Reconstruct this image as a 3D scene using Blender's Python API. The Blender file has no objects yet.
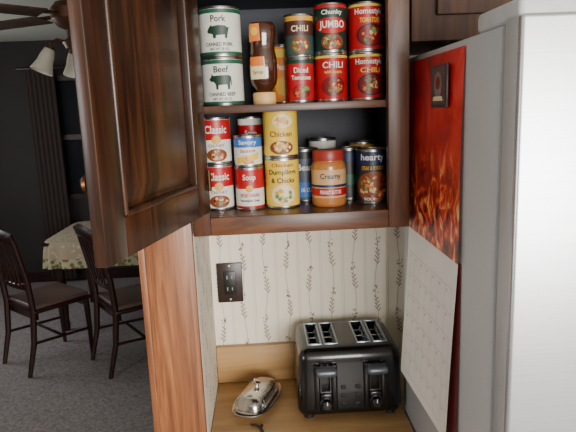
import bpy, bmesh, math, random
from mathutils import Matrix, Vector
random.seed(7)
CZ=1.686   # eye height
scene=bpy.context.scene

# ---------------------------------------------------------------- materials
def lin(c):
    return tuple(((x/255)/12.92 if x/255<=0.04045 else ((x/255+0.055)/1.055)**2.4) for x in c)
_m={}
def mat(name,rgb,rough=0.5,metal=0.0,var=0.06,scale=40,bump=0.0,spec=0.5,coat=0.0,trans=0.0,emit=0):
    if name in _m: return _m[name]
    m=bpy.data.materials.new(name); m.use_nodes=True
    nt=m.node_tree; b=nt.nodes['Principled BSDF']
    c=lin(rgb)
    tc=nt.nodes.new('ShaderNodeTexCoord'); no=nt.nodes.new('ShaderNodeTexNoise')
    no.inputs['Scale'].default_value=scale; no.inputs['Detail'].default_value=4
    nt.links.new(tc.outputs['Object'],no.inputs['Vector'])
    rp=nt.nodes.new('ShaderNodeValToRGB')
    rp.color_ramp.elements[0].position=0.3; rp.color_ramp.elements[1].position=0.7
    rp.color_ramp.elements[0].color=tuple(x*(1-var) for x in c)+(1,)
    rp.color_ramp.elements[1].color=tuple(min(1,x*(1+var)) for x in c)+(1,)
    nt.links.new(no.outputs['Fac'],rp.inputs['Fac']); nt.links.new(rp.outputs['Color'],b.inputs['Base Color'])
    b.inputs['Roughness'].default_value=rough; b.inputs['Metallic'].default_value=metal
    b.inputs['Specular IOR Level'].default_value=spec; b.inputs['Coat Weight'].default_value=coat
    b.inputs['Transmission Weight'].default_value=trans
    if emit: 
        b.inputs['Emission Color'].default_value=c+(1,); b.inputs['Emission Strength'].default_value=emit
    if bump:
        bp=nt.nodes.new('ShaderNodeBump'); bp.inputs['Strength'].default_value=bump; bp.inputs['Distance'].default_value=0.002
        nt.links.new(no.outputs['Fac'],bp.inputs['Height']); nt.links.new(bp.outputs['Normal'],b.inputs['Normal'])
    _m[name]=m; return m

def ramp(nt,els):
    rp=nt.nodes.new('ShaderNodeValToRGB'); cr=rp.color_ramp
    while len(cr.elements)<len(els): cr.elements.new(0.5)
    for e,(p,c) in zip(cr.elements,els):
        e.position=p; e.color=lin(c)+(1,)
    return rp

def wood(name,c1,c2,c3,stretch=(30,30,2.2),rough=0.4,coat=0.1,dist=1.5):
    m=bpy.data.materials.new(name); m.use_nodes=True; nt=m.node_tree; b=nt.nodes['Principled BSDF']
    tc=nt.nodes.new('ShaderNodeTexCoord'); mp=nt.nodes.new('ShaderNodeMapping')
    mp.inputs['Scale'].default_value=stretch
    no=nt.nodes.new('ShaderNodeTexNoise'); no.inputs['Scale'].default_value=1.0; no.inputs['Detail'].default_value=8
    no.inputs['Roughness'].default_value=0.6; no.inputs['Distortion'].default_value=dist
    nt.links.new(tc.outputs['Object'],mp.inputs['Vector']); nt.links.new(mp.outputs['Vector'],no.inputs['Vector'])
    rp=ramp(nt,[(0.32,c1),(0.5,c2),(0.7,c3)])
    nt.links.new(no.outputs['Fac'],rp.inputs['Fac']); nt.links.new(rp.outputs['Color'],b.inputs['Base Color'])
    b.inputs['Roughness'].default_value=rough; b.inputs['Coat Weight'].default_value=coat; b.inputs['Coat Roughness'].default_value=0.25
    bp=nt.nodes.new('ShaderNodeBump'); bp.inputs['Strength'].default_value=0.15; bp.inputs['Distance'].default_value=0.001
    nt.links.new(no.outputs['Fac'],bp.inputs['Height']); nt.links.new(bp.outputs['Normal'],b.inputs['Normal'])
    return m

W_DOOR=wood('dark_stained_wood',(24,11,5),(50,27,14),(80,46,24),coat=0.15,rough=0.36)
W_CAB=wood('stained_wood_horizontal',(44,24,13),(80,46,26),(108,67,40),(3,30,30),coat=0.05)
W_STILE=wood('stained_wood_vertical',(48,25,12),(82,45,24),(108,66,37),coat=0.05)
W_OVER=wood('stained_wood_matte',(34,18,9),(58,32,17),(78,46,26),coat=0.0,rough=0.75)
W_CASE=wood('casing_wood_lit',(92,50,28),(136,82,48),(174,116,74),(40,40,1.6))  # lighter than the door wood; the light falling on it is in the colour
W_CHAIR=wood('cherry_dark_wood',(26,11,9),(42,18,14),(54,25,19),(30,30,3),rough=0.3)
W_COUNTER=wood('wood_laminate',(146,110,68),(168,130,84),(186,150,102),(2.0,22,22),rough=0.45,coat=0.1,dist=0.6)
CAB_IN=mat('cabinet_interior_paint',(40,44,54),0.6)
STEEL=mat('can_steel',(190,190,188),0.3,1.0)
WHITE=mat('label_white',(218,215,205),0.45)
CREAM=mat('label_cream',(225,205,160),0.45)
RED=mat('label_red',(172,16,24),0.4)
DRED=mat('label_dark_red',(116,14,18),0.4)
GREEN=mat('label_green',(30,85,62),0.45)
DGREEN=mat('label_dark_green',(20,52,36),0.45)
BLACK=mat('label_black',(22,22,26),0.45)
NAVY=mat('label_navy',(24,34,84),0.45)
BLUE=mat('label_blue',(40,100,180),0.45)
YEL=mat('label_yellow',(222,186,60),0.45)
GOLD=mat('label_gold',(205,150,50),0.45)
ORG=mat('label_orange',(216,118,42),0.45)
BROWN=mat('food_brown',(120,62,30),0.5)
FORG=mat('food_orange',(205,110,50),0.5)
TAN=mat('food_tan',(215,170,110),0.5)
LGREEN=mat('food_green',(90,130,60),0.5)

# ---------------------------------------------------------------- mesh builder
class M:
    def __init__(s): s.bm=bmesh.new(); s.mats=[]
    def mi(s,m):
        if m not in s.mats: s.mats.append(m)
        return s.mats.index(m)
    def merge(s,b2,m,mx=None):
        me=bpy.data.meshes.new('tmp'); i=s.mi(m)
        for f in b2.faces: f.material_index=i
        b2.to_mesh(me); b2.free()
        if mx is not None: me.transform(mx)
        s.bm.from_mesh(me); bpy.data.meshes.remove(me)
    def box(s,x0,x1,y0,y1,z0,z1,m,bev=0.0,seg=2,mx=None):
        b=bmesh.new(); bmesh.ops.create_cube(b,size=1)
        for v in b.verts:
            v.co=Vector(((x0+x1)/2+v.co.x*(x1-x0),(y0+y1)/2+v.co.y*(y1-y0),(z0+z1)/2+v.co.z*(z1-z0)))
        if bev: bmesh.ops.bevel(b,geom=list(b.edges),offset=bev,segments=seg,affect='EDGES',profile=0.5)
        s.merge(b,m,mx)
    def lathe(s,prof,m,seg=40,mx=None,sx=1,sy=1):
        b=bmesh.new(); rings=[]
        for r,z in prof:
            if r<1e-6: rings.append([b.verts.new((0,0,z))])
            else: rings.append([b.verts.new((r*sx*math.cos(2*math.pi*k/seg),r*sy*math.sin(2*math.pi*k/seg),z)) for k in range(seg)])
        for a,c in zip(rings,rings[1:]):
            for k in range(seg):
                k2=(k+1)%seg
                try:
                    if len(a)==1 and len(c)==1: continue
                    if len(a)==1: b.faces.new((a[0],c[k2],c[k]))
                    elif len(c)==1: b.faces.new((a[k],a[k2],c[0]))
                    else: b.faces.new((a[k],a[k2],c[k2],c[k]))
                except ValueError: pass
        bmesh.ops.recalc_face_normals(b,faces=b.faces)
        s.merge(b,m,mx)
    def tube(s,pts,rad,m,seg=10,mx=None,flat=1.0):
        pts=[Vector(p) for p in pts]
        rads=rad if isinstance(rad,(list,tuple)) else [rad]*len(pts)
        b=bmesh.new(); rings=[]; up=Vector((0,0,1))
        for i,p in enumerate(pts):
            t=(pts[min(i+1,len(pts)-1)]-pts[max(i-1,0)]).normalized()
            ref=up if abs(t.dot(up))<0.95 else Vector((0,1,0))
            n=t.cross(ref).normalized(); bi=n.cross(t).normalized()
            rings.append([b.verts.new(p+rads[i]*(n*math.cos(2*math.pi*k/seg)+bi*flat*math.sin(2*math.pi*k/seg))) for k in range(seg)])
        for a,c in zip(rings,rings[1:]):
            for k in range(seg):
                b.faces.new((a[k],a[(k+1)%seg],c[(k+1)%seg],c[k]))
        b.faces.new(rings[0]); b.faces.new(rings[-1])
        bmesh.ops.recalc_face_normals(b,faces=b.faces)
        s.merge(b,m,mx)
    def flat2d(s,b,m,fn,step=0.004):
        if step:
            xs=[v.co.x for v in b.verts]
            if xs:
                x=math.floor(min(xs)/step)*step+step
                while x<max(xs):
                    bmesh.ops.bisect_plane(b,geom=list(b.verts)+list(b.edges)+list(b.faces),plane_co=(x,0,0),plane_no=(1,0,0),dist=1e-6)
                    x+=step
        for v in b.verts: v.co=Vector(fn(v.co.x,v.co.y))
        s.merge(b,m)
    def poly(s,pts,m,fn,step=0.004):
        b=bmesh.new(); f=b.faces.new([b.verts.new((p[0],p[1],0)) for p in pts])
        bmesh.ops.triangulate(b,faces=[f])
        s.flat2d(b,m,fn,step)
    def ell(s,cx,cy,rx,ry,m,fn,n=20,step=0.004,rot=0):
        c,q=math.cos(rot),math.sin(rot)
        P=[]
        for k in range(n):
            a=2*math.pi*k/n; x=rx*math.cos(a); y=ry*math.sin(a)
            P.append((cx+x*c-y*q,cy+x*q+y*c))
        s.poly(P,m,fn,step)
    def text(s,t,width,cx,cy,m,fn,hmax=None,step=0.004,bold=0.02,rot=0):
        cu=bpy.data.curves.new('t','FONT'); cu.body=t; cu.size=1; cu.align_x='CENTER'; cu.align_y='CENTER'; cu.offset=bold; cu.resolution_u=3
        o=bpy.data.objects.new('t',cu); scene.collection.objects.link(o)
        dg=bpy.context.evaluated_depsgraph_get(); me=bpy.data.meshes.new_from_object(o.evaluated_get(dg))
        b=bmesh.new(); b.from_mesh(me); bpy.data.objects.remove(o); bpy.data.curves.remove(cu); bpy.data.meshes.remove(me)
        xs=[v.co.x for v in b.verts]; ys=[v.co.y for v in b.verts]
        w=max(xs)-min(xs); h=max(ys)-min(ys); mx=(max(xs)+min(xs))/2; my=(max(ys)+min(ys))/2
        k=width/w; ky=k
        if hmax: ky=hmax/h
        c,q=math.cos(rot),math.sin(rot)
        for v in b.verts:
            x=(v.co.x-mx)*k; y=(v.co.y-my)*ky
            v.co=Vector((cx+x*c-y*q,cy+x*q+y*c,0))
        s.flat2d(b,m,fn,step)
    def done(s,name,loc=(0,0,0),rotz=0,parent=None,smooth=0.6):
        bm=s.bm
        for f in bm.faces: f.smooth=True
        for e in bm.edges:
            if len(e.link_faces)==2:
                if e.calc_face_angle(0)>smooth: e.smooth=False
        me=bpy.data.meshes.new(name); bm.to_mesh(me); bm.free()
        for m in s.mats: me.materials.append(m)
        o=bpy.data.objects.new(name,me); scene.collection.objects.link(o)
        o.location=loc; o.rotation_euler=(0,0,rotz)
        if parent: o.parent=parent
        return o
def empty(name,loc=(0,0,0),rotz=0):
    o=bpy.data.objects.new(name,None); scene.collection.objects.link(o); o.location=loc; o.rotation_euler=(0,0,rotz); o.empty_display_size=0.05
    return o
def boxobj(name,x0,x1,y0,y1,z0,z1,m,bev=0):
    b=M(); cx,cy,cz=(x0+x1)/2,(y0+y1)/2,(z0+z1)/2
    b.box(x0-cx,x1-cx,y0-cy,y1-cy,z0-cz,z1-cz,m,bev); return b.done(name,(cx,cy,cz))
def cyl(r,ang=0):
    def f(u,v): 
        a=u/r+ang
        return (r*math.sin(a),-r*math.cos(a),v)
    return f

# ---------------------------------------------------------------- room shell
PAPER=mat('wallpaper_cream',(232,222,205),0.7,var=0.02,scale=15)
PAINT=mat('kitchen_wall_paint',(200,193,178),0.8,var=0.02,scale=8)
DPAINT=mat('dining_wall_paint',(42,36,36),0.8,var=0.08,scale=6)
CEIL=mat('ceiling_paint',(190,192,180),0.9,var=0.03,scale=60,bump=0.3)
CARPET=mat('carpet_grey',(138,130,129),0.95,var=0.35,scale=70,bump=0.6)
XL,XR=-3.2,2.4; YB,YF=-2.4,5.8; H=2.44; WY=1.54
boxobj('floor',XL,XR,YB,YF,-0.1,0,CARPET)
boxobj('ceiling',XL,XR,YB,YF,H,H+0.1,CEIL)
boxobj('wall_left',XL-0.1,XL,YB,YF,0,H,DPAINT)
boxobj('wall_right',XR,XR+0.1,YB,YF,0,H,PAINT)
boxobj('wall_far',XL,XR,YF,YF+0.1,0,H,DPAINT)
# wall behind the camera with a window opening
bw=M(); wx0,wx1,wz0,wz1=0.0,2.0,1.0,2.15
bw.box(XL,wx0,YB-0.1,YB,0,H,PAINT); bw.box(wx1,XR,YB-0.1,YB,0,H,PAINT)
bw.box(wx0,wx1,YB-0.1,YB,0,wz0,PAINT); bw.box(wx0,wx1,YB-0.1,YB,wz1,H,PAINT)
bw.done('wall_rear')
wn=M(); FRM=mat('window_frame_white',(220,220,215),0.4)
for a,b_,c,d in ((wx0,wx0+0.05,wz0,wz1),(wx1-0.05,wx1,wz0,wz1),(wx0,wx1,wz0,wz0+0.05),(wx0,wx1,wz1-0.05,wz1),(0.98,1.02,wz0,wz1)):
    wn.box(a,b_,YB-0.08,YB-0.03,c,d,FRM,0.004)
wn.done('window_1')
# kitchen partition (back wall)
WX=-0.165
kb=boxobj('wall_back',-0.275,XR,WY,WY+0.12,0,H,PAPER)
ks=boxobj('wall_side',-0.275,WX,1.222,WY,0,H,PAPER)
c=M(); c.box(-0.06,0.06,-0.01,0.01,0,2.1,W_CASE,0.003); c.box(-0.06,-0.045,-0.014,0.0,0,2.1,W_CASE,0.003)
c.done('trim_1',(-0.225,1.211,0))
boxobj('soffit',-0.16,XR,1.2,WY,CZ+0.495,H,PAINT)

# wallpaper sprigs
SP=mat('wallpaper_sprig',(154,138,120),0.8); SP2=mat('wallpaper_stripe',(196,186,170),0.8)
def sprigs(u0,u1,v0,v1,fn,name,parent):
    b=M()
    def leaf(u,v,a,l,w,m=SP):
        c,s_=math.cos(a),math.sin(a); P=[]
        for k in range(10):
            t=2*math.pi*k/10; x=l/2+l/2*math.cos(t); y=w/2*math.sin(t)
            P.append((u+x*c-y*s_,v+x*s_+y*c))
        if min(p[0] for p in P)<u0 or max(p[0] for p in P)>u1 or max(p[1] for p in P)>v1 or min(p[1] for p in P)<v0: return
        b.poly(P,m,fn,0)
    sp=0.064; n=int((u1-u0)/sp)+1
    for i in range(n):
        uc=u0+0.024+i*sp
        for off in (0.029,0.034):
            uu=uc+off
            if uu<u1-0.001: b.poly([(uu-0.0006,v0),(uu+0.0006,v0),(uu+0.0006,v1),(uu-0.0006,v1)],SP2,fn,0)
        if uc>u1-0.008: continue
        ph=i*1.9
        def S(v): return uc+0.0045*math.sin(v*30+ph)
        v=v0
        while v<v1-0.006:
            b.poly([(S(v)-0.0006,v),(S(v)+0.0006,v),(S(v+0.006)+0.0006,v+0.006),(S(v+0.006)-0.0006,v+0.006)],SP,fn,0); v+=0.006
        v=v0+(i%2)*0.07-0.03
        while v<v1:
            for k in range(4):
                vv=v+k*0.012
                leaf(S(vv),vv,math.pi/2-0.6,0.015-0.0015*k,0.0036); leaf(S(vv+0.006),vv+0.006,math.pi/2+0.6,0.015-0.0015*k,0.0036)
            for k in range(9):
                leaf(S(v+0.058)+random.uniform(-0.007,0.007),v+0.055+random.uniform(0,0.022),random.uniform(0.9,2.2),0.006,0.0032)
            v+=0.142
    o=b.done(name,parent=None); o.parent=parent; o.matrix_parent_inverse=parent.matrix_world.inverted()
    return o
bpy.context.view_layer.update()
o=sprigs(WX,0.42,0.915,CZ-0.266,lambda u,v:(u,WY-0.0006,v),'wallpaper_pattern_back',kb)
o=sprigs(1.24,WY,0.915,CZ-0.262,lambda u,v:(WX+0.0006,u,v),'wallpaper_pattern_side',ks)

# ---------------------------------------------------------------- wall cabinet
zb,zt=CZ-0.266,CZ+0.49
cabE=empty('wall_cabinet',(0.077,1.2,zb))
def child(mb,name,par=cabE):
    o=mb.done(name); o.parent=par; bpy.context.view_layer.update(); o.matrix_parent_inverse=par.matrix_world.inverted(); return o
b=M()
b.box(-0.161,-0.149,1.221,WY-0.002,zb,zt,CAB_IN); b.box(0.301,0.313,1.221,WY-0.002,zb,zt,CAB_IN)
b.box(-0.149,0.301,WY-0.010,WY-0.002,zb,zt,CAB_IN)
FZ=CZ-0.2255
b.box(-0.149,0.301,1.221,WY-0.01,FZ-0.016,FZ,W_CAB); b.box(-0.149,0.301,1.221,WY-0.01,zt-0.012,zt,CAB_IN)
child(b,'carcass')
b=M()
SZ=CZ+0.012
b.box(-0.148,0.300,1.228,WY-0.011,SZ-0.015,SZ,CAB_IN,0.001); b.box(-0.148,0.300,1.222,1.228,SZ-0.016,SZ,W_CAB,0.001)
b.box(-0.148,0.300,1.228,WY-0.011,SZ+0.245,SZ+0.26,CAB_IN); child(b,'shelves')
b=M()
b.box(-0.161,-0.1225,1.2,1.221,zb,zt,W_STILE,0.002); b.box(0.268,0.314,1.2,1.221,zb,zt,W_STILE,0.002)
b.box(-0.1225,0.268,1.2,1.221,zb,FZ,W_CAB,0.002); b.box(-0.1225,0.268,1.2,1.221,zt-0.05,zt,W_CAB,0.002)
child(b,'face_frame')
# door (open)
ang=math.atan2(-0.97,-0.25)
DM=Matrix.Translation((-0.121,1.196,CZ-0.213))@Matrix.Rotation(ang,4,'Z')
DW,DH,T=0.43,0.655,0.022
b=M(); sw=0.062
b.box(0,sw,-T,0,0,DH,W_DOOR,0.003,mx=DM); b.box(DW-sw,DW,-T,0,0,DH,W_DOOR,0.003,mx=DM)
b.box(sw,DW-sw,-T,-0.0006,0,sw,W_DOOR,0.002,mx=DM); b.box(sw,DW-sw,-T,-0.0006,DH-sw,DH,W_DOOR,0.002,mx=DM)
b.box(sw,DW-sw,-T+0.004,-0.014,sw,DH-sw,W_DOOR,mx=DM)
def frustum(b,x0,x1,z0,z1,y0,y1,ins,m,mx):
    q=bmesh.new()
    A=[q.verts.new(p) for p in ((x0,y0,z0),(x1,y0,z0),(x1,y0,z1),(x0,y0,z1))]
    B=[q.verts.new(p) for p in ((x0+ins,y1,z0+ins),(x1-ins,y1,z0+ins),(x1-ins,y1,z1-ins),(x0+ins,y1,z1-ins))]
    q.faces.new(B)
    for k in range(4): q.faces.new((A[k],A[(k+1)%4],B[(k+1)%4],B[k]))
    bmesh.ops.recalc_face_normals(q,faces=q.faces); b.merge(q,m,mx)
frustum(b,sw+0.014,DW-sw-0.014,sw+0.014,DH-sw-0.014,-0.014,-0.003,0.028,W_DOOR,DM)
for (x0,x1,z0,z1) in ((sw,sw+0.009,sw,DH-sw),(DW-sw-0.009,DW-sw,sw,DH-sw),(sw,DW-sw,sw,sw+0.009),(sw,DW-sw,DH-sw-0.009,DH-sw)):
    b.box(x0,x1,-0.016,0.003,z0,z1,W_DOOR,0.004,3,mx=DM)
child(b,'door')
BRZ=mat('antique_bronze',(96,66,40),0.35,0.9)
b=M()
KM=DM@Matrix.Translation((DW-0.03,-T,0.118))@Matrix.Rotation(math.pi/2,4,'X')
b.lathe([(0,0),(0.009,0),(0.006,0.003),(0.005,0.008),(0.013,0.012),(0.015,0.016),(0.012,0.020),(0,0.022)],BRZ,24,KM)
for hz in (0.07,DH-0.07):
    b.tube([DM@Vector((0.004,0.004,hz-0.022)),DM@Vector((0.004,0.004,hz+0.022))],0.004,BRZ)
child(b,'knob_and_hinges')

# cabinet above the fridge
b=M(); x0,x1=0.318,1.24; z0=CZ+0.128
b.box(x0,x1,1.225,WY-0.002,z0,zt,W_OVER)
b.box(x0,x1,1.2,1.225,z0,zt,W_OVER,0.002)
for a,c_ in ((x0+0.05,0.775),(0.785,x1-0.03)):
    b.box(a,c_,1.186,1.2,z0+0.05,zt-0.02,W_OVER,0.004)
child(b,'over_fridge_cabinet_body',empty('over_fridge_cabinet',(x0,1.2,z0)))

# ---------------------------------------------------------------- cans
def can(name,x,y,z,r,h,base,deco,rings=False,lab=(0.006,0.006)):
    b=M(); l0,l1=lab[0],h-lab[1]
    b.lathe([(0,0.003),(r-0.004,0.003),(r-0.003,0),(r-0.0008,0),(r,0.0012),(r,0.003),(r-0.0015,0.0045),(r-0.0015,l0),
             (r-0.0015,l1),(r-0.0015,h-0.0045),(r,h-0.003),(r,h-0.0012),(r-0.0008,h),(r-0.003,h),(r-0.004,h-0.003),(r*0.7,h-0.0028),(r*0.68,h-0.0022),(0,h-0.0022)],STEEL,48)
    b.lathe([(r-0.0014,l0),(r-0.0010,l0),(r-0.0010,l1),(r-0.0014,l1)],base,48)
    k=0
    for d in deco:
        k+=1; rr=r-0.0010+0.00018*k; f=cyl(rr)
        if d[0]=='band': b.lathe([(rr-0.0002,d[1]*h),(rr,d[1]*h),(rr,d[2]*h),(rr-0.0002,d[2]*h)],d[3],48)
        elif d[0]=='text': b.text(d[1],d[2]*r,d[3]*r,d[4]*h,d[5],f,hmax=d[6]*h if len(d)>6 else None)
        elif d[0]=='ell': b.ell(d[1]*r,d[2]*h,d[3]*r,d[4]*h,d[5],f)
        elif d[0]=='poly': b.poly([(p[0]*r,p[1]*h) for p in d[1]],d[2],f)
        elif d[0]=='food':
            _,cx,cz,rx,rz,ms=d
            for q in range(26):
                a=random.uniform(0,6.28); t=math.sqrt(random.random())*0.8
                b.ell((cx+rx*t*math.cos(a))*r,(cz+rz*t*math.sin(a))*h,0.11*r*random.uniform(.6,1.3),0.032*h*random.uniform(.7,1.6),random.choice(ms),cyl(rr+0.00006*q),n=8,rot=random.uniform(0,3))
    return b.done(name,(x,y,z))
FOOD=[BROWN,FORG,TAN,LGREEN,DRED]
pig=[(-.55,.50),(-.48,.56),(-.40,.60),(-.34,.63),(-.30,.60),(0,.62),(.3,.61),(.42,.57),(.5,.59),(.46,.53),(.42,.46),(.38,.36),(.28,.36),(.28,.43),(-.12,.42),(-.14,.36),(-.26,.36),(-.28,.44),(-.42,.46),(-.5,.46)]
cow=[(-.6,.55),(-.5,.60),(-.46,.66),(-.38,.62),(0,.63),(.35,.63),(.46,.60),(.5,.42),(.46,.42),(.42,.52),(.38,.34),(.28,.34),(.26,.44),(-.14,.43),(-.16,.34),(-.26,.34),(-.28,.45),(-.38,.50),(-.5,.50)]
Y0=1.31
# upper shelf
bigy=1.325
for nm,i,sil in (('Beef',0,cow),('Pork',1,pig)):
    can('canned_meat_can' ,-0.086,bigy,SZ+i*0.1072,0.048,0.107,WHITE,[('band',0.86,0.94,GREEN),('band',0.05,0.10,GREEN),('text',nm,0.7,0,0.75,BLACK,0.13),('poly',sil,DGREEN),('text','CANNED '+nm.upper(),1.3,0,0.245,BLACK,0.075),('text','NET WT 28 OZ',0.9,0,0.15,GREEN,0.05)])
# inverted syrup bottle
b=M(); AMB=mat('syrup_amber',(60,28,14),0.15,var=0.1,coat=0.6)
b.lathe([(0,0),(0.025,0),(0.026,0.002),(0.026,0.024),(0.024,0.027),(0,0.027)],TAN,32)
b.lathe([(0.016,0.027),(0.018,0.032),(0.028,0.045),(0.031,0.06),(0.031,0.10),(0.027,0.118),(0.0265,0.135),(0.030,0.150),(0.030,0.170),(0.025,0.178),(0,0.179)],AMB,40,sx=1.0,sy=0.75)
def bl(u,v): 
    a=u/0.03; return (0.0314*math.sin(a),-0.0314*0.75*math.cos(a),v)
bl2=lambda u,v:(lambda p:(p[0],p[1]-0.0003,p[2]))(bl(u,v))
b.poly([(-0.034,0.056),(0.006,0.056),(0.002,0.104),(-0.034,0.104)],CREAM,bl); b.poly([(-0.034,0.084),(0.002,0.084),(0.000,0.104),(-0.034,0.104)],ORG,bl2)
b.text('Syrup',0.024,-0.013,0.070,BROWN,bl2,hmax=0.010)
b.poly([(-0.034,0.136),(-0.004,0.138),(-0.006,0.174),(-0.030,0.174)],ORG,bl); b.ell(-0.018,0.158,0.009,0.009,YEL,bl2)
b.done('syrup_bottle',(0.008,1.30,SZ))
b=M(); b.box(-0.027,0.027,-0.03,0.03,0,0.175,mat('carton_brown',(70,44,36),0.6),0.001); b.box(-0.02,0.02,-0.0306,-0.03,0.05,0.13,ORG); b.text('Rice',0.03,0,0.15,CREAM,lambda u,v:(u,-0.0306,v)); b.done('food_carton',(0.020,1.44,SZ))
can('canned_peaches_can',0.056,1.385,SZ,0.030,0.138,ORG,[('band',.78,.92,YEL),('text','Peaches',1.4,0.1,.62,WHITE,.10),('ell',0,.3,.8,.16,GOLD)])
XA=0.091
can('canned_tomatoes_can',XA,Y0,SZ,0.033,0.100,RED,[('band',.86,.95,DGREEN),('text','Diced',1.0,0,.72,WHITE,.12),('text','Tomatoes',1.4,0,.56,WHITE,.10),('ell',0,.26,.62,.17,DRED),('food',0,.26,.6,.16,[RED,LGREEN,FORG])])
can('canned_chili_can',XA,Y0,SZ+0.1002,0.033,0.092,mat('label_maroon',(70,34,30),.45),[('band',.84,.95,GOLD),('band',.05,.5,mat('label_teal',(50,74,70),.45)),('text','CHILI',1.2,0,.66,CREAM,.14),('ell',0,.28,.7,.2,BROWN),('food',0,.28,.6,.18,FOOD)])
XB=0.162
can('canned_chili_can',XB,Y0,SZ,0.0375,0.106,RED,[('band',.9,.95,YEL),('text','CHILI',1.3,0,.76,WHITE,.13),('text','with beans',1.1,0,.62,YEL,.07),('ell',0,.32,.75,.21,DRED),('food',0,.32,.66,.19,FOOD)])
can('canned_soup_can',XB,Y0,SZ+0.1062,0.0375,0.106,mat('label_greenblack',(20,44,34),.45),[('band',.9,.96,RED),('text','Chunky',1.3,0,.80,WHITE,.12),('ell',0,.55,1.1,.16,RED),('text','JUMBO',1.6,0,.55,WHITE,.19),('ell',0,.22,.7,.16,BROWN),('food',0,.22,.6,.14,FOOD)])
XC=0.242
for i in (0,1):
    can('canned_chili_can',XC,Y0,SZ+i*0.1062,0.0395,0.106,RED,[('band',.9,.95,YEL),('text','Homestyle',1.7,0.05,.79,WHITE,.15),('text','CHILI' if i==0 else 'TOMATOES',1.2,0.1,.63,YEL,.10),('ell',0.15,.33,.85,.23,mat('label_black',(0,0,0))),('ell',0.15,.33,.75,.20,DRED),('food',0.15,.33,.66,.18,FOOD)])
# lower shelf
for i in (0,1):
    can('soup_can',-0.110,Y0+0.01,FZ+i*0.1072,0.0355,0.107,WHITE,[('band',.52,.94,RED),('text','Classic',1.5,.1,.74,WHITE,.17),('ell',0.1,.52,.3,.09,GOLD),('text','CHUNKY',1.1,.1,.40,BROWN,.07),('ell',0.1,.2,.7,.14,BROWN),('food',0.1,.2,.6,.12,FOOD)])
can('soup_can',-0.0365,Y0-0.005,FZ,0.034,0.099,WHITE,[('band',.50,.94,RED),('band',.05,.10,RED),('text','Soup',0.9,0,.75,WHITE,.17),('ell',0,.5,.26,.085,GOLD),('text','VEGETARIAN',1.4,0,.35,RED,.09),('text','Vegetable Soup',1.4,0,.22,BLACK,.08)])
can('canned_sausage_can',-0.0365,Y0-0.005,FZ+0.0992,0.033,0.072,WHITE,[('band',.62,.92,BLUE),('text','Savory',1.3,0,.76,WHITE,.18),('poly',[(-.8,.1),(.8,.25),(.8,.45),(-.8,.3)],YEL),('text','Sausage',1.1,0,.5,RED,.14),('food',0,.2,.5,.1,[ORG,TAN])])
can('soup_can',-0.030,1.425,FZ,0.034,0.106,WHITE,[('band',.52,.94,RED)])
can('soup_can',-0.030,1.425,FZ+0.1062,0.034,0.106,WHITE,[('band',.3,.80,RED),('text','Soup',0.9,0,.6,WHITE,.16)])
for i in (0,1):
    can('canned_dumplings_can',0.0405,Y0,FZ+i*0.1172,0.0405,0.117,YEL,([('text','Chicken',1.3,0,.86,BROWN,.07),('text','Dumplings',1.7,0,.71,BLACK,.13),('text','& Chicks',1.4,0,.56,BLACK,.10),('ell',0,.28,.72,.20,CREAM),('food',0,.28,.6,.17,[TAN,CREAM,LGREEN,GOLD])] if i==0 else [('band',.88,.95,GOLD),('ell',.1,.7,.6,.13,CREAM),('food',.1,.7,.5,.1,[TAN,CREAM,GOLD]),('text','Chicken',1.3,0,.46,BROWN,.11),('ell',0,.2,.7,.13,BROWN),('food',0,.2,.6,.11,[TAN,CREAM,GOLD])]))
can('canned_beans_can',0.098,1.38,FZ,0.036,0.130,mat('label_greyblue',(62,74,92),.45),[('band',.82,.94,BLACK),('text','Beans',1.3,0.1,.66,WHITE,.12),('band',.1,.38,BLUE),('text','16 OZ',.8,.1,.24,WHITE,.08)])
can('canned_beans_can',0.207,1.38,FZ,0.034,0.128,BLACK,[('band',.75,.9,NAVY),('band',.3,.5,GREEN)])
can('canned_beans_can',0.152,1.455,FZ,0.036,0.150,NAVY,[('band',.8,.95,WHITE)])
can('canned_beans_can',0.255,1.44,FZ,0.036,0.138,DGREEN,[('band',.8,.95,GOLD)])
can('canned_soup_can',0.252,Y0,FZ,0.0365,0.128,mat('label_slate',(34,36,48),.45),[('band',.74,.93,NAVY),('text','hearty',1.6,-.1,.84,WHITE,.15),('text','STEAK & POTATO',1.5,-.1,.66,GOLD,.07),('ell',0,.32,1.3,.28,BROWN),('food',-.05,.32,1.1,.26,[FORG,TAN,BROWN,DRED]),('food',-.05,.32,1.1,.26,FOOD),('text','SOUP',0.8,-.3,.10,WHITE,.05)])
# peanut butter jar
b=M(); PB=mat('peanut_butter',(176,112,56),0.3,coat=0.5)
b.lathe([(0,0),(0.036,0),(0.039,0.003),(0.040,0.008),(0.040,0.092),(0.038,0.100),(0.034,0.104),(0.034,0.108),(0,0.108)],PB,48)
b.lathe([(0.0335,0.106),(0.0365,0.106),(0.0370,0.108),(0.0370,0.127),(0.0355,0.130),(0,0.130)],mat('lid_red',(150,46,38),.4),60)
b.lathe([(0.0401,0.022),(0.0404,0.022),(0.0404,0.086),(0.0401,0.086)],mat('label_tan',(200,160,110),.45),48)
b.lathe([(0.0405,0.026),(0.0406,0.026),(0.0406,0.044),(0.0405,0.044)],RED,48)
b.lathe([(0.0405,0.046),(0.0406,0.046),(0.0406,0.052),(0.0405,0.052)],NAVY,48)
b.text('Creamy',0.05,0,0.070,NAVY,cyl(0.0408),hmax=0.016); b.text('PEANUT BUTTER',0.052,0,0.035,WHITE,cyl(0.0410),hmax=0.009)
b.done('peanut_butter_jar',(0.149,Y0-0.01,FZ))

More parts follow.
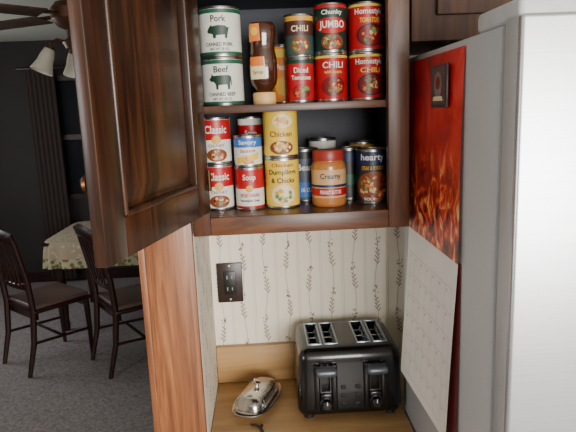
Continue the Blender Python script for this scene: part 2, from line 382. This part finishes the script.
# ---------------------------------------------------------------- outlet
b=M(); OB=mat('outlet_brown_plastic',(40,24,20),0.35); OK_=mat('outlet_black',(12,10,10),0.4)
b.box(-0.036,0.036,-0.006,0,-0.058,0.058,OB,0.0025)
b.box(-0.017,0.017,-0.0085,-0.006,-0.034,0.034,OK_,0.001)
for dz in (0.017,-0.017):
    b.box(-0.008,-0.0055,-0.0092,-0.0084,dz-0.005,dz+0.005,STEEL); b.box(0.0055,0.008,-0.0092,-0.0084,dz-0.004,dz+0.004,STEEL)
b.lathe([(0,0),(0.003,0),(0.003,0.001),(0,0.0015)],STEEL,12,Matrix.Translation((0,-0.006,0.049))@Matrix.Rotation(math.pi/2,4,'X'))
b.lathe([(0,0),(0.003,0),(0.003,0.001),(0,0.0015)],STEEL,12,Matrix.Translation((0,-0.006,-0.049))@Matrix.Rotation(math.pi/2,4,'X'))
b.done('wall_outlet',(-0.114,WY-0.0008,CZ-0.478))

# ---------------------------------------------------------------- counter
CT=0.91; b=M()
b.box(WX+0.001,0.332,0.90,WY-0.001,CT-0.04,CT,W_COUNTER,0.004)
b.done('countertop')
b=M(); b.box(WX+0.001,0.333,WY-0.021,WY-0.001,CT,CT+0.110,W_COUNTER,0.003); b.done('backsplash')
b=M(); b.box(WX+0.002,0.331,0.95,WY-0.002,0.1,CT-0.041,W_STILE); b.box(WX+0.002,0.331,1.0,WY-0.002,0,0.1,OK_)
b.box(WX+0.02,0.315,0.93,0.95,0.14,0.68,W_DOOR,0.003); b.box(WX+0.02,0.315,0.93,0.95,0.70,0.85,W_DOOR,0.003)
b.lathe([(0,0),(0.006,0),(0.005,0.012),(0.015,0.02),(0,0.028)],BRZ,20,Matrix.Translation((0.075,0.93,0.775))@Matrix.Rotation(math.pi/2,4,'X'))
b.done('base_cabinet')

# ---------------------------------------------------------------- toaster
TB=mat('toaster_black_plastic',(8,8,10),0.25,coat=0.2); TD=mat('toaster_matte',(6,6,7),0.55); TG=mat('toaster_lever_grey',(84,90,98),0.35,0.5)
CHR=mat('chrome',(225,225,222),0.12,1.0,var=0.01)
TMET=mat('toaster_metal',(150,162,176),0.3,0.9)
tx,ty=0.189,1.394; w,d,h=0.268,0.215,0.186
q=bmesh.new(); bmesh.ops.create_cube(q,size=1)
for v in q.verts:
    k=1.0 if v.co.z<0 else 0.945
    v.co=Vector((v.co.x*w*k,v.co.y*d*k,0.008+(v.co.z+0.5)*(h-0.008)))
bmesh.ops.bevel(q,geom=list(q.edges),offset=0.024,segments=5,affect='EDGES',profile=0.5)
bb=M(); bb.merge(q,TB); body=bb.done('tmpb')
cb=M(); sl=[(-0.084),( -0.042),(0.042),(0.084)]
for sxx in sl: cb.box(sxx-0.0150,sxx+0.0150,-0.060,0.075,0.06,h+0.02,TD)
for sxx in (-0.062,0.062): cb.box(sxx-0.011,sxx+0.011,-0.13,-0.086,0.078,0.15,TD)
cut=cb.done('tmpc')
mo=body.modifiers.new('b','BOOLEAN'); mo.object=cut; mo.operation='DIFFERENCE'; mo.solver='EXACT'
dg=bpy.context.evaluated_depsgraph_get(); me=bpy.data.meshes.new_from_object(body.evaluated_get(dg))
b=M(); b.mi(TB); b.mi(TD); b.bm.from_mesh(me)
bpy.data.objects.remove(body); bpy.data.objects.remove(cut)
for sxx in sl:
    for sg in (-1,1):
        b.box(sxx+sg*0.0165-0.0020,sxx+sg*0.0165+0.0020,-0.061,0.076,h-0.003,h+0.0018,TMET,0.0006)
        b.box(sxx+sg*0.0142-0.0004,sxx+sg*0.0142+0.0004,-0.059,0.074,0.07,h-0.002,TMET)
        for k in range(7):
            yy=-0.050+k*0.019
            b.tube([(sxx+sg*0.009,yy,0.07),(sxx+sg*0.009,yy,h-0.014),(sxx+sg*0.013,yy,h-0.003)],0.0013,CHR,6)
        for zz in (h-0.012,h-0.04):
            b.tube([(sxx+sg*0.0105,-0.058,zz),(sxx+sg*0.0105,0.073,zz)],0.0013,CHR,6)
    b.box(sxx-0.0148,sxx+0.0148,-0.059,0.074,0.062,0.075,TMET)
    b.box(sxx-0.004,sxx+0.004,-0.055,0.070,0.125,0.130,CHR,0.001)
    for yy in (-0.03,0.008,0.046): b.box(sxx-0.0145,sxx+0.0145,yy-0.0015,yy+0.0015,h-0.016,h-0.012,CHR)
    b.box(sxx-0.018,sxx+0.018,-0.065,-0.0605,h-0.003,h+0.0018,TMET,0.0006); b.box(sxx-0.018,sxx+0.018,0.0755,0.080,h-0.003,h+0.0018,TMET,0.0006)
fy=-d/2
for sg in (-1,1):
    cx=sg*0.062
    b.box(cx-0.029,cx-0.014,fy-0.006,fy+0.014,0.028,0.152,TB,0.004,3); b.box(cx+0.014,cx+0.029,fy-0.006,fy+0.014,0.028,0.152,TB,0.004,3)
    b.box(cx-0.014,cx+0.014,fy-0.006,fy+0.014,0.028,0.074,TB,0.002)
    b.box(cx-0.005,cx+0.005,fy-0.012,fy+0.02,0.134,0.144,TB,0.001)
    b.box(cx-0.026,cx+0.026,fy-0.040,fy-0.007,0.134,0.154,TG,0.009,4)
    RM=Matrix.Translation((cx,fy-0.006,0.052))@Matrix.Rotation(math.pi/2,4,'X')
    b.lathe([(0,0),(0.017,0),(0.017,0.004),(0.0135,0.006),(0.012,0.016),(0.010,0.018),(0,0.018)],TB,28,RM)
    b.box(cx-0.001,cx+0.001,fy-0.0248,fy-0.0235,0.054,0.063,WHITE)
    for k in range(3):
        b.box(sg*0.018-0.006,sg*0.018+0.006,fy-0.002,fy+0.010,0.040+k*0.022,0.048+k*0.022,TD,0.002)
for sx_ in (-1,1):
    for sy_ in (-1,1):
        b.lathe([(0,0),(0.012,0),(0.012,0.012),(0,0.012)],TD,16,Matrix.Translation((sx_*0.105,sy_*0.08,0)))
b.tube([(0.09,0.098,0.03),(0.09,0.112,0.02),(0.06,0.114,0.006),(0.0,0.113,0.005),(-0.13,0.112,0.005)],0.003,TD,8)
b.done('toaster',(tx,ty,CT+0.0005))

# ---------------------------------------------------------------- butter dish
b=M(); SIL=mat('silver_plate',(200,198,194),0.2,1.0,var=0.14,scale=60)
def loft(b,rings,m,n=48,mx=None,e=3.0):
    q=bmesh.new(); R=[]
    for (a,c_,z) in rings:
        ring=[]
        for k in range(n):
            t=2*math.pi*k/n; ct,st=math.cos(t),math.sin(t)
            ring.append(q.verts.new((a*math.copysign(abs(ct)**(2/e),ct),c_*math.copysign(abs(st)**(2/e),st),z)))
        R.append(ring)
    for A,B in zip(R,R[1:]):
        for k in range(n): q.faces.new((A[k],A[(k+1)%n],B[(k+1)%n],B[k]))
    q.faces.new(R[0]); q.faces.new(R[-1]); bmesh.ops.recalc_face_normals(q,faces=q.faces); b.merge(q,m,mx)
loft(b,[(0.031,0.075,0.0),(0.035,0.080,0.003),(0.046,0.091,0.008),(0.052,0.097,0.012),(0.054,0.099,0.0135),(0.053,0.098,0.015),(0.045,0.089,0.010),(0.041,0.083,0.009)],SIL,e=2.8)
loft(b,[(0.041,0.082,0.0095),(0.043,0.084,0.012),(0.040,0.081,0.015),(0.038,0.079,0.028),(0.035,0.074,0.037),(0.026,0.063,0.043),(0.013,0.048,0.047),(0.004,0.03,0.048)],SIL,e=3.6)
for sg in (-1,1):
    for k in range(-4,5): b.tube([(sg*0.0390,k*0.015,0.016),(sg*0.0375,k*0.015,0.028),(sg*0.034,k*0.0145,0.0365),(sg*0.024,k*0.011,0.0430)],0.0014,SIL,6)
b.lathe([(0,0.0465),(0.006,0.0465),(0.0035,0.052),(0.004,0.055),(0.010,0.058),(0.0105,0.061),(0.006,0.065),(0,0.066)],SIL,20)
b.done('butter_dish',(-0.048,1.398,CT+0.0005),math.radians(-20))
b=M(); b.tube([(-0.012,-0.06,0.0045),(0,-0.02,0.0045),(0.002,0.0,0.005),(-0.006,0.016,0.0045),(-0.016,0.022,0.0045)],[0.004,0.004,0.0035,0.003,0.002],TD,8); b.tube([(0.002,0,0.005),(0.010,0.008,0.004)],0.003,TD,8)
b.done('black_twist_cord',(-0.043,1.268,CT),math.radians(20))

# ---------------------------------------------------------------- fridge
SIDE=mat('fridge_side_grey',(180,180,181),0.45,0.15,var=0.03,scale=300,bump=0.25)
def steel(name):
    m=bpy.data.materials.new(name); m.use_nodes=True; nt=m.node_tree; b_=nt.nodes['Principled BSDF']
    tc=nt.nodes.new('ShaderNodeTexCoord'); mp=nt.nodes.new('ShaderNodeMapping'); mp.inputs['Scale'].default_value=(3,3,600)
    no=nt.nodes.new('ShaderNodeTexNoise'); no.inputs['Scale'].default_value=1; no.inputs['Detail'].default_value=5
    nt.links.new(tc.outputs['Object'],mp.inputs['Vector']); nt.links.new(mp.outputs['Vector'],no.inputs['Vector'])
    rp=ramp(nt,[(0.3,(198,200,203)),(0.7,(214,216,218))]); nt.links.new(no.outputs['Fac'],rp.inputs['Fac']); nt.links.new(rp.outputs['Color'],b_.inputs['Base Color'])
    b_.inputs['Metallic'].default_value=0.85; b_.inputs['Roughness'].default_value=0.36
    return m
SS=steel('brushed_stainless'); GASK=mat('gasket_grey',(90,92,94),0.6); PL=mat('hinge_cover_plastic',(190,192,192),0.5)
FX0,FX1=0.335,1.235; FT=CZ+0.102
b=M(); b.box(FX0,FX1,0.795,1.335,0.03,FT,SIDE,0.006)
b.box(FX0+0.015,FX1-0.015,0.785,0.795,0.1,FT-0.01,GASK)
b.box(FX0+0.01,FX1-0.01,0.81,1.32,0,0.03,GASK)
for a,c_,z0,z1 in ((FX0-0.001,0.782,0.72,FT+0.006),(0.788,FX1,0.72,FT+0.006),(FX0-0.001,FX1,0.08,0.71)):
    b.box(a+0.002,c_-0.002,0.738,0.785,z0,z1,SIDE,0.004,2)
    b.box(a,c_,0.728,0.742,z0,z1,SS,0.006,4)
for hx in (0.75,0.82):
    b.tube([(hx,0.73,0.85),(hx,0.68,0.87),(hx,0.675,1.2),(hx,0.68,1.6),(hx,0.73,1.62)],0.012,SS)
b.tube([(0.45,0.73,0.62),(0.47,0.68,0.62),(0.78,0.675,0.62),(1.1,0.68,0.62),(1.12,0.73,0.62)],0.012,SS)
b.box(FX0+0.004,FX0+0.11,0.745,0.895,FT,FT+0.030,PL,0.008,3)
b.done('refrigerator')

# red calendar
def poster_mat():
    m=bpy.data.materials.new('calendar_picture'); m.use_nodes=True; nt=m.node_tree; b_=nt.nodes['Principled BSDF']
    tc=nt.nodes.new('ShaderNodeTexCoord'); mp=nt.nodes.new('ShaderNodeMapping'); mp.inputs['Scale'].default_value=(1,9,7); mp.inputs['Rotation'].default_value=(0.7,0,0)
    no=nt.nodes.new('ShaderNodeTexNoise'); no.inputs['Scale'].default_value=1.2; no.inputs['Detail'].default_value=6; no.inputs['Distortion'].default_value=1.0
    n2=nt.nodes.new('ShaderNodeTexNoise'); n2.inputs['Scale'].default_value=2.4; n2.inputs['Detail'].default_value=5; n2.inputs['Distortion'].default_value=2.2
    nt.links.new(tc.outputs['Object'],mp.inputs['Vector']); nt.links.new(mp.outputs['Vector'],no.inputs['Vector']); nt.links.new(mp.outputs['Vector'],n2.inputs['Vector'])
    top=ramp(nt,[(0.32,(140,14,18)),(0.5,(198,26,28)),(0.72,(228,62,52))])
    bot=ramp(nt,[(0.34,(26,6,6)),(0.43,(120,14,12)),(0.52,(204,40,22)),(0.59,(230,110,44)),(0.68,(246,205,140))])
    nt.links.new(no.outputs['Fac'],top.inputs['Fac']); nt.links.new(n2.outputs['Fac'],bot.inputs['Fac'])
    sx=nt.nodes.new('ShaderNodeSeparateXYZ'); nt.links.new(tc.outputs['Object'],sx.inputs[0])
    mr=nt.nodes.new('ShaderNodeMapRange'); mr.inputs[1].default_value=0.22; mr.inputs[2].default_value=0.08
    nt.links.new(sx.outputs['Z'],mr.inputs[0])
    mix=nt.nodes.new('ShaderNodeMix'); mix.data_type='RGBA'
    nt.links.new(mr.outputs[0],mix.inputs[0]); nt.links.new(top.outputs[0],mix.inputs[6]); nt.links.new(bot.outputs[0],mix.inputs[7])
    nt.links.new(mix.outputs[2],b_.inputs['Base Color']); b_.inputs['Roughness'].default_value=0.4
    return m
PM=poster_mat()
PAGE=mat('calendar_page',(240,236,229),0.6,var=0.03,scale=12); INK=mat('calendar_ink',(200,194,184),0.7); REDP=mat('calendar_red_edge',(110,30,28),0.5)
def sheet(b,y0,y1,z0,z1,off,m,ny=14,nz=20):
    q=bmesh.new(); V={}
    for i in range(ny+1):
        for j in range(nz+1):
            y=y0+(y1-y0)*i/ny; z=z0+(z1-z0)*j/nz
            V[i,j]=q.verts.new((-off(i/ny,j/nz),y,z))
    for i in range(ny):
        for j in range(nz): q.faces.new((V[i,j],V[i,j+1],V[i+1,j+1],V[i+1,j]))
    b.merge(q,m)
cal=empty('wall_calendar',(FX0,1.09,CZ-0.277))
ps=M(); sheet(ps,-0.165,0.170,0,0.367,lambda s,t:0.002+0.004*math.sin(math.pi*t)+0.006*(1-t)**3,PM)
o=ps.done('picture_page'); o.parent=cal
pg=M(); offp=lambda s,t:0.004+0.020*(1-t)**1.5*(0.35+0.65*s)+0.002*math.sin(math.pi*t)+0.012*max(0,0.25-s)**2*16*(1-t)
sheet(pg,-0.155,0.180,-0.365,0.0,offp,PAGE)
def pf(u,v):
    s=(u+0.155)/0.335; t=(v+0.365)/0.365
    return (-offp(s,t)-0.0005,u,v)
for k in range(8):
    uu=-0.135+k*0.042
    for j in range(16): pg.poly([(uu,-0.345+j*0.018),(uu+0.001,-0.345+j*0.018),(uu+0.001,-0.327+j*0.018),(uu,-0.327+j*0.018)],INK,pf,0)
for k in range(7):
    vv=-0.345+k*0.048
    for j in range(14): pg.poly([(-0.135+j*0.021,vv),(-0.135+(j+1)*0.021,vv),(-0.135+(j+1)*0.021,vv+0.001),(-0.135+j*0.021,vv+0.001)],INK,pf,0)
    if k<6:
        for j in range(7):
            u_=-0.128+j*0.042+0.028
            pg.poly([(u_,vv+0.036),(u_-0.006,vv+0.036),(u_-0.006,vv+0.042),(u_,vv+0.042)],INK,pf,0)
o=pg.done('month_page'); o.parent=cal
bp_=M(); sheet(bp_,-0.163,0.15,-0.37,0.0,lambda s,t:0.0015+0.004*(1-t)**1.5,REDP); o=bp_.done('back_pages'); o.parent=cal
b=M(); MG=mat('magnet_dark',(48,44,46),0.35)
b.box(-0.0,0.004,-0.046,0.046,-0.038,0.038,MG,0.001)
fn=lambda u,v:(-0.0006,-u,v)
b.poly([(-0.041,-0.033),(0.041,-0.033),(0.041,0.033),(-0.041,0.033)],mat('magnet_face',(70,62,62),.4),fn,0)
fn2=lambda u,v:(-0.0010,-u,v)
b.ell(0,0.002,0.022,0.024,mat('magnet_emblem',(120,112,110),.4),fn2,step=0); fn3=lambda u,v:(-0.0014,-u,v)
b.ell(0,0.006,0.012,0.012,DRED,fn3,step=0); b.poly([(-.03,-.026),(.03,-.026),(.024,-.018),(-.024,-.018)],CREAM,fn3,0)
b.done('fridge_magnet',(FX0-0.0125,1.031,CZ+0.030))

# ---------------------------------------------------------------- dining room
def chair(loc,rot):
    b=M(); m=W_CHAIR
    CU=mat('seat_cushion',(92,72,68),0.4,var=0.15,scale=50)
    b.box(-0.215,0.215,-0.20,0.215,0.42,0.445,m,0.008); b.box(-0.205,0.205,-0.19,0.205,0.445,0.475,CU,0.013,3)
    for sx in (-1,1):
        b.tube([(sx*0.19,0.19,0),(sx*0.192,0.19,0.2),(sx*0.19,0.185,0.42)],[0.013,0.018,0.022],m,8)
        b.tube([(sx*0.185,-0.27,0),(sx*0.187,-0.215,0.22),(sx*0.19,-0.195,0.44),(sx*0.193,-0.21,0.65),(sx*0.196,-0.265,0.92),(sx*0.197,-0.285,0.97)],[0.015,0.020,0.022,0.020,0.018,0.016],m,8)
        b.tube([(sx*0.188,-0.215,0.22),(sx*0.19,0.19,0.20)],0.010,m,8)
    b.tube([(-0.19,-0.01,0.21),(0.19,-0.01,0.21)],0.010,m,8)
    for z,y,r in ((0.94,-0.275,0.042),(0.60,-0.203,0.020)):
        P=[(-0.19+0.38*k/10,y-0.02*math.sin(math.pi*k/10),z+(0.025*math.sin(math.pi*k/10) if z>0.9 else 0)) for k in range(11)]
        b.tube(P,r*0.42,m,8,flat=r/(r*0.42))
    for k in range(5):
        x=-0.12+0.06*k
        b.tube([(x,-0.222,0.61),(x,-0.245,0.76),(x,-0.288,0.935)],0.012,m,8,flat=0.6)
    for sy in (0.19,-0.17): b.box(-0.18,0.18,sy-0.012,sy+0.012,0.37,0.42,m)
    return b.done('dining_chair',loc,rot)
chair((-1.58,3.86,0),math.radians(48-90))
chair((-0.95,3.76,0),math.radians(34-90))
# table with cloth
def cloth_mat():
    m=bpy.data.materials.new('tablecloth_lace'); m.use_nodes=True; nt=m.node_tree; b_=nt.nodes['Principled BSDF']
    tc=nt.nodes.new('ShaderNodeTexCoord'); vo=nt.nodes.new('ShaderNodeTexVoronoi'); vo.inputs['Scale'].default_value=28
    nt.links.new(tc.outputs['Object'],vo.inputs['Vector'])
    a=ramp(nt,[(0.15,(196,182,156)),(0.45,(168,154,130))]); nt.links.new(vo.outputs['Distance'],a.inputs['Fac'])
    g=ramp(nt,[(0.2,(150,90,60)),(0.35,(80,104,60)),(0.6,(180,172,140))]); nt.links.new(vo.outputs['Distance'],g.inputs['Fac'])
    sx=nt.nodes.new('ShaderNodeSeparateXYZ'); nt.links.new(tc.outputs['Object'],sx.inputs[0])
    lt=nt.nodes.new('ShaderNodeMath'); lt.operation='LESS_THAN'; lt.inputs[1].default_value=0.62; nt.links.new(sx.outputs['Z'],lt.inputs[0])
    mix=nt.nodes.new('ShaderNodeMix'); mix.data_type='RGBA'
    nt.links.new(lt.outputs[0],mix.inputs[0]); nt.links.new(a.outputs[0],mix.inputs[6]); nt.links.new(g.outputs[0],mix.inputs[7])
    nt.links.new(mix.outputs[2],b_.inputs['Base Color']); b_.inputs['Roughness'].default_value=0.8
    return m
CL=cloth_mat(); te=empty('dining_table',(-1.18,4.70,0))
b=M(); b.box(-0.56,0.56,-0.43,0.43,0.72,0.745,W_CHAIR,0.006); b.box(-0.48,0.48,-0.35,0.35,0.64,0.72,W_CHAIR)
for sx in (-1,1):
    for sy in (-1,1): b.lathe([(0,0),(0.02,0),(0.025,0.05),(0.02,0.1),(0.033,0.3),(0.025,0.5),(0.036,0.58),(0.036,0.66),(0,0.66)],W_CHAIR,16,Matrix.Translation((sx*0.47,sy*0.34,0)))
o=b.done('table_frame'); o.parent=te
q=bmesh.new(); n=160; R=[]
for lvl,(ex,z,amp) in enumerate(((0,0.750,0),(0.006,0.748,0),(0.010,0.735,0.002),(0.016,0.68,0.008),(0.020,0.62,0.012),(0.024,0.545,0.016))):
    ring=[]
    for k in range(n):
        t=2*math.pi*k/n; ct,st=math.cos(t),math.sin(t); e=10
        x=math.copysign(abs(ct)**(2/e),ct); y=math.copysign(abs(st)**(2/e),st)
        w_=amp*math.sin(k*0.6)
        ring.append(q.verts.new((x*(0.562+ex+w_),y*(0.432+ex+w_),z)))
    R.append(ring)
q.faces.new(R[0])
for A,B in zip(R,R[1:]):
    for k in range(n): q.faces.new((A[k],A[(k+1)%n],B[(k+1)%n],B[k]))
bmesh.ops.recalc_face_normals(q,faces=q.faces)
b=M(); b.merge(q,CL); o=b.done('tablecloth'); o.parent=te
# curtain on far wall
b=M(); CU=mat('curtain_brown',(46,34,30),0.9,var=0.15,scale=14)
def curtain(b,x0,x1):
    q=bmesh.new(); n=90; A=[];B=[]
    for k in range(n+1):
        x=x0+(x1-x0)*k/n; y=0.007*math.sin(k*0.42)
        A.append(q.verts.new((x,y,0.05))); B.append(q.verts.new((x,y*0.8,2.15)))
    for k in range(n): q.faces.new((A[k],A[k+1],B[k+1],B[k]))
    b.merge(q,CU)
curtain(b,-0.72,-0.45); curtain(b,0.35,0.62)
b.tube([(-0.80,0,2.17),(0.75,0,2.17)],0.014,W_CHAIR)
b.done('curtain_pair',(-1.55,5.70,0))
b=M(); DG=mat('window_glass_dusk',(24,26,32),0.1); b.box(-0.6,0.6,-0.02,0.0,0.9,2.05,DG)
for x in (-0.6,0,0.6): b.box(x-0.03,x+0.03,-0.035,0,0.87,2.08,W_CHAIR)
for z in (0.87,1.47,2.05): b.box(-0.63,0.63,-0.035,0,z,z+0.05,W_CHAIR)
b.done('window_2',(-1.6,5.798,0))
boxobj('baseboard_far',XL,XR,YF-0.02,YF-0.001,0,0.1,W_CHAIR)
# ceiling fan with light kit
b=M(); FB=mat('fan_bronze',(84,52,34),0.4,0.5); SH=mat('frosted_glass',(190,186,170),0.3,var=0.03,trans=0.2,emit=0.06); BL=wood('fan_blade_wood',(60,46,38),(84,66,54),(100,80,66),(3,30,30))
D=-0.07
b.lathe([(0,0),(0.07,0),(0.06,-0.03),(0.015,-0.05),(0.012,-0.10+D),(0.09,-0.12+D),(0.115,-0.15+D),(0.115,-0.20+D),(0.085,-0.235+D),(0.05,-0.25+D),(0.05,-0.29+D),(0.075,-0.31+D),(0.06,-0.34+D),(0.02,-0.36+D),(0.015,-0.38+D),(0,-0.385+D)],FB,36)
for k in range(4):
    a=math.radians(-62+90*k); c_,s_=math.cos(a),math.sin(a)
    b.tube([(0.05*c_,0.05*s_,-0.31+D),(0.10*c_,0.10*s_,-0.30+D),(0.13*c_,0.13*s_,-0.32+D),(0.135*c_,0.135*s_,-0.345+D)],0.008,FB,8)
    mx=Matrix.Translation((0.135*c_,0.135*s_,-0.34+D))@Matrix.Rotation(a,4,'Z')@Matrix.Rotation(math.radians(-25),4,'Y')
    b.lathe([(0.018,0.0),(0.026,-0.01),(0.034,-0.04),(0.040,-0.08),(0.056,-0.125),(0.054,-0.126),(0.037,-0.08),(0.03,-0.04),(0.018,-0.005)],SH,24,mx)
    b.lathe([(0,0.01),(0.022,0.008),(0.024,-0.008),(0,-0.008)],FB,20,mx)
for k in range(5):
    mx=Matrix.Translation((0,0,D))@Matrix.Rotation(math.radians(72*k+10),4,'Z')@Matrix.Rotation(math.radians(8),4,'X')
    b.box(0.10,0.2,-0.02,0.02,-0.185,-0.178,FB,0.002,mx=mx); b.box(0.18,0.62,-0.06,0.06,-0.192,-0.185,BL,0.002,mx=mx)
b.tube([(0.03,0,-0.37+D),(0.03,0,-0.52+D)],0.0015,FB,6)
b.done('ceiling_fan',(-0.915,3.0,H))

# ---------------------------------------------------------------- lights
def area(name,loc,target,sx,sy,p,col):
    l=bpy.data.lights.new(name,'AREA'); l.shape='RECTANGLE'; l.size=sx; l.size_y=sy; l.energy=p; l.color=col
    o=bpy.data.objects.new(name,l); scene.collection.objects.link(o); o.location=loc
    o.rotation_euler=(Vector(target)-Vector(loc)).to_track_quat('-Z','Y').to_euler(); return o
area('window_daylight',(1.0,YB+0.02,1.58),(0.7,1.5,1.40),1.9,1.1,205,(1.0,0.97,0.92))
area('kitchen_left_fill',(XL+0.05,-0.6,1.5),(0.3,1.0,1.3),1.4,1.1,66,(0.97,0.98,1.0))  # fill light added on the left to brighten the fridge side and calendar
area('dining_window_daylight',(XL+0.05,4.2,1.5),(0,4.2,1.2),1.2,1.2,22,(0.95,0.97,1.0))
b=M()
for yc in (-0.6,4.2):
    for a_,b__ in ((-0.75,-0.68),(-0.02,0.02),(0.68,0.75)): b.box(XL+0.001,XL+0.03,yc+a_,yc+b__,0.85,2.15,FRM,0.004)
    for z_ in (0.85,2.08): b.box(XL+0.001,XL+0.03,yc-0.75,yc+0.75,z_,z_+0.07,FRM,0.004)
b.done('left_wall_window_frames')  # bare frames on solid wall; the kitchen one is added around the fill light
wd=bpy.data.worlds.new('sky'); scene.world=wd; wd.use_nodes=True
wd.node_tree.nodes['Background'].inputs[0].default_value=(0.7,0.8,1,1); wd.node_tree.nodes['Background'].inputs[1].default_value=0.5

# ---------------------------------------------------------------- camera
cam=bpy.data.cameras.new('camera'); co=bpy.data.objects.new('camera',cam); scene.collection.objects.link(co)
cam.lens=35; cam.sensor_width=36; cam.clip_start=0.02
psi,th,rho=math.radians(2.2),math.radians(10.8),math.radians(2.3)
f=Vector((math.sin(psi)*math.cos(th),math.cos(psi)*math.cos(th),-math.sin(th)))
r0=Vector((math.cos(psi),-math.sin(psi),0)); u0=r0.cross(f)
r=r0*math.cos(rho)-u0*math.sin(rho); u=u0*math.cos(rho)+r0*math.sin(rho)
mx=Matrix((( r.x,u.x,-f.x,0),(r.y,u.y,-f.y,0),(r.z,u.z,-f.z,CZ),(0,0,0,1)))
co.matrix_world=mx
scene.camera=co
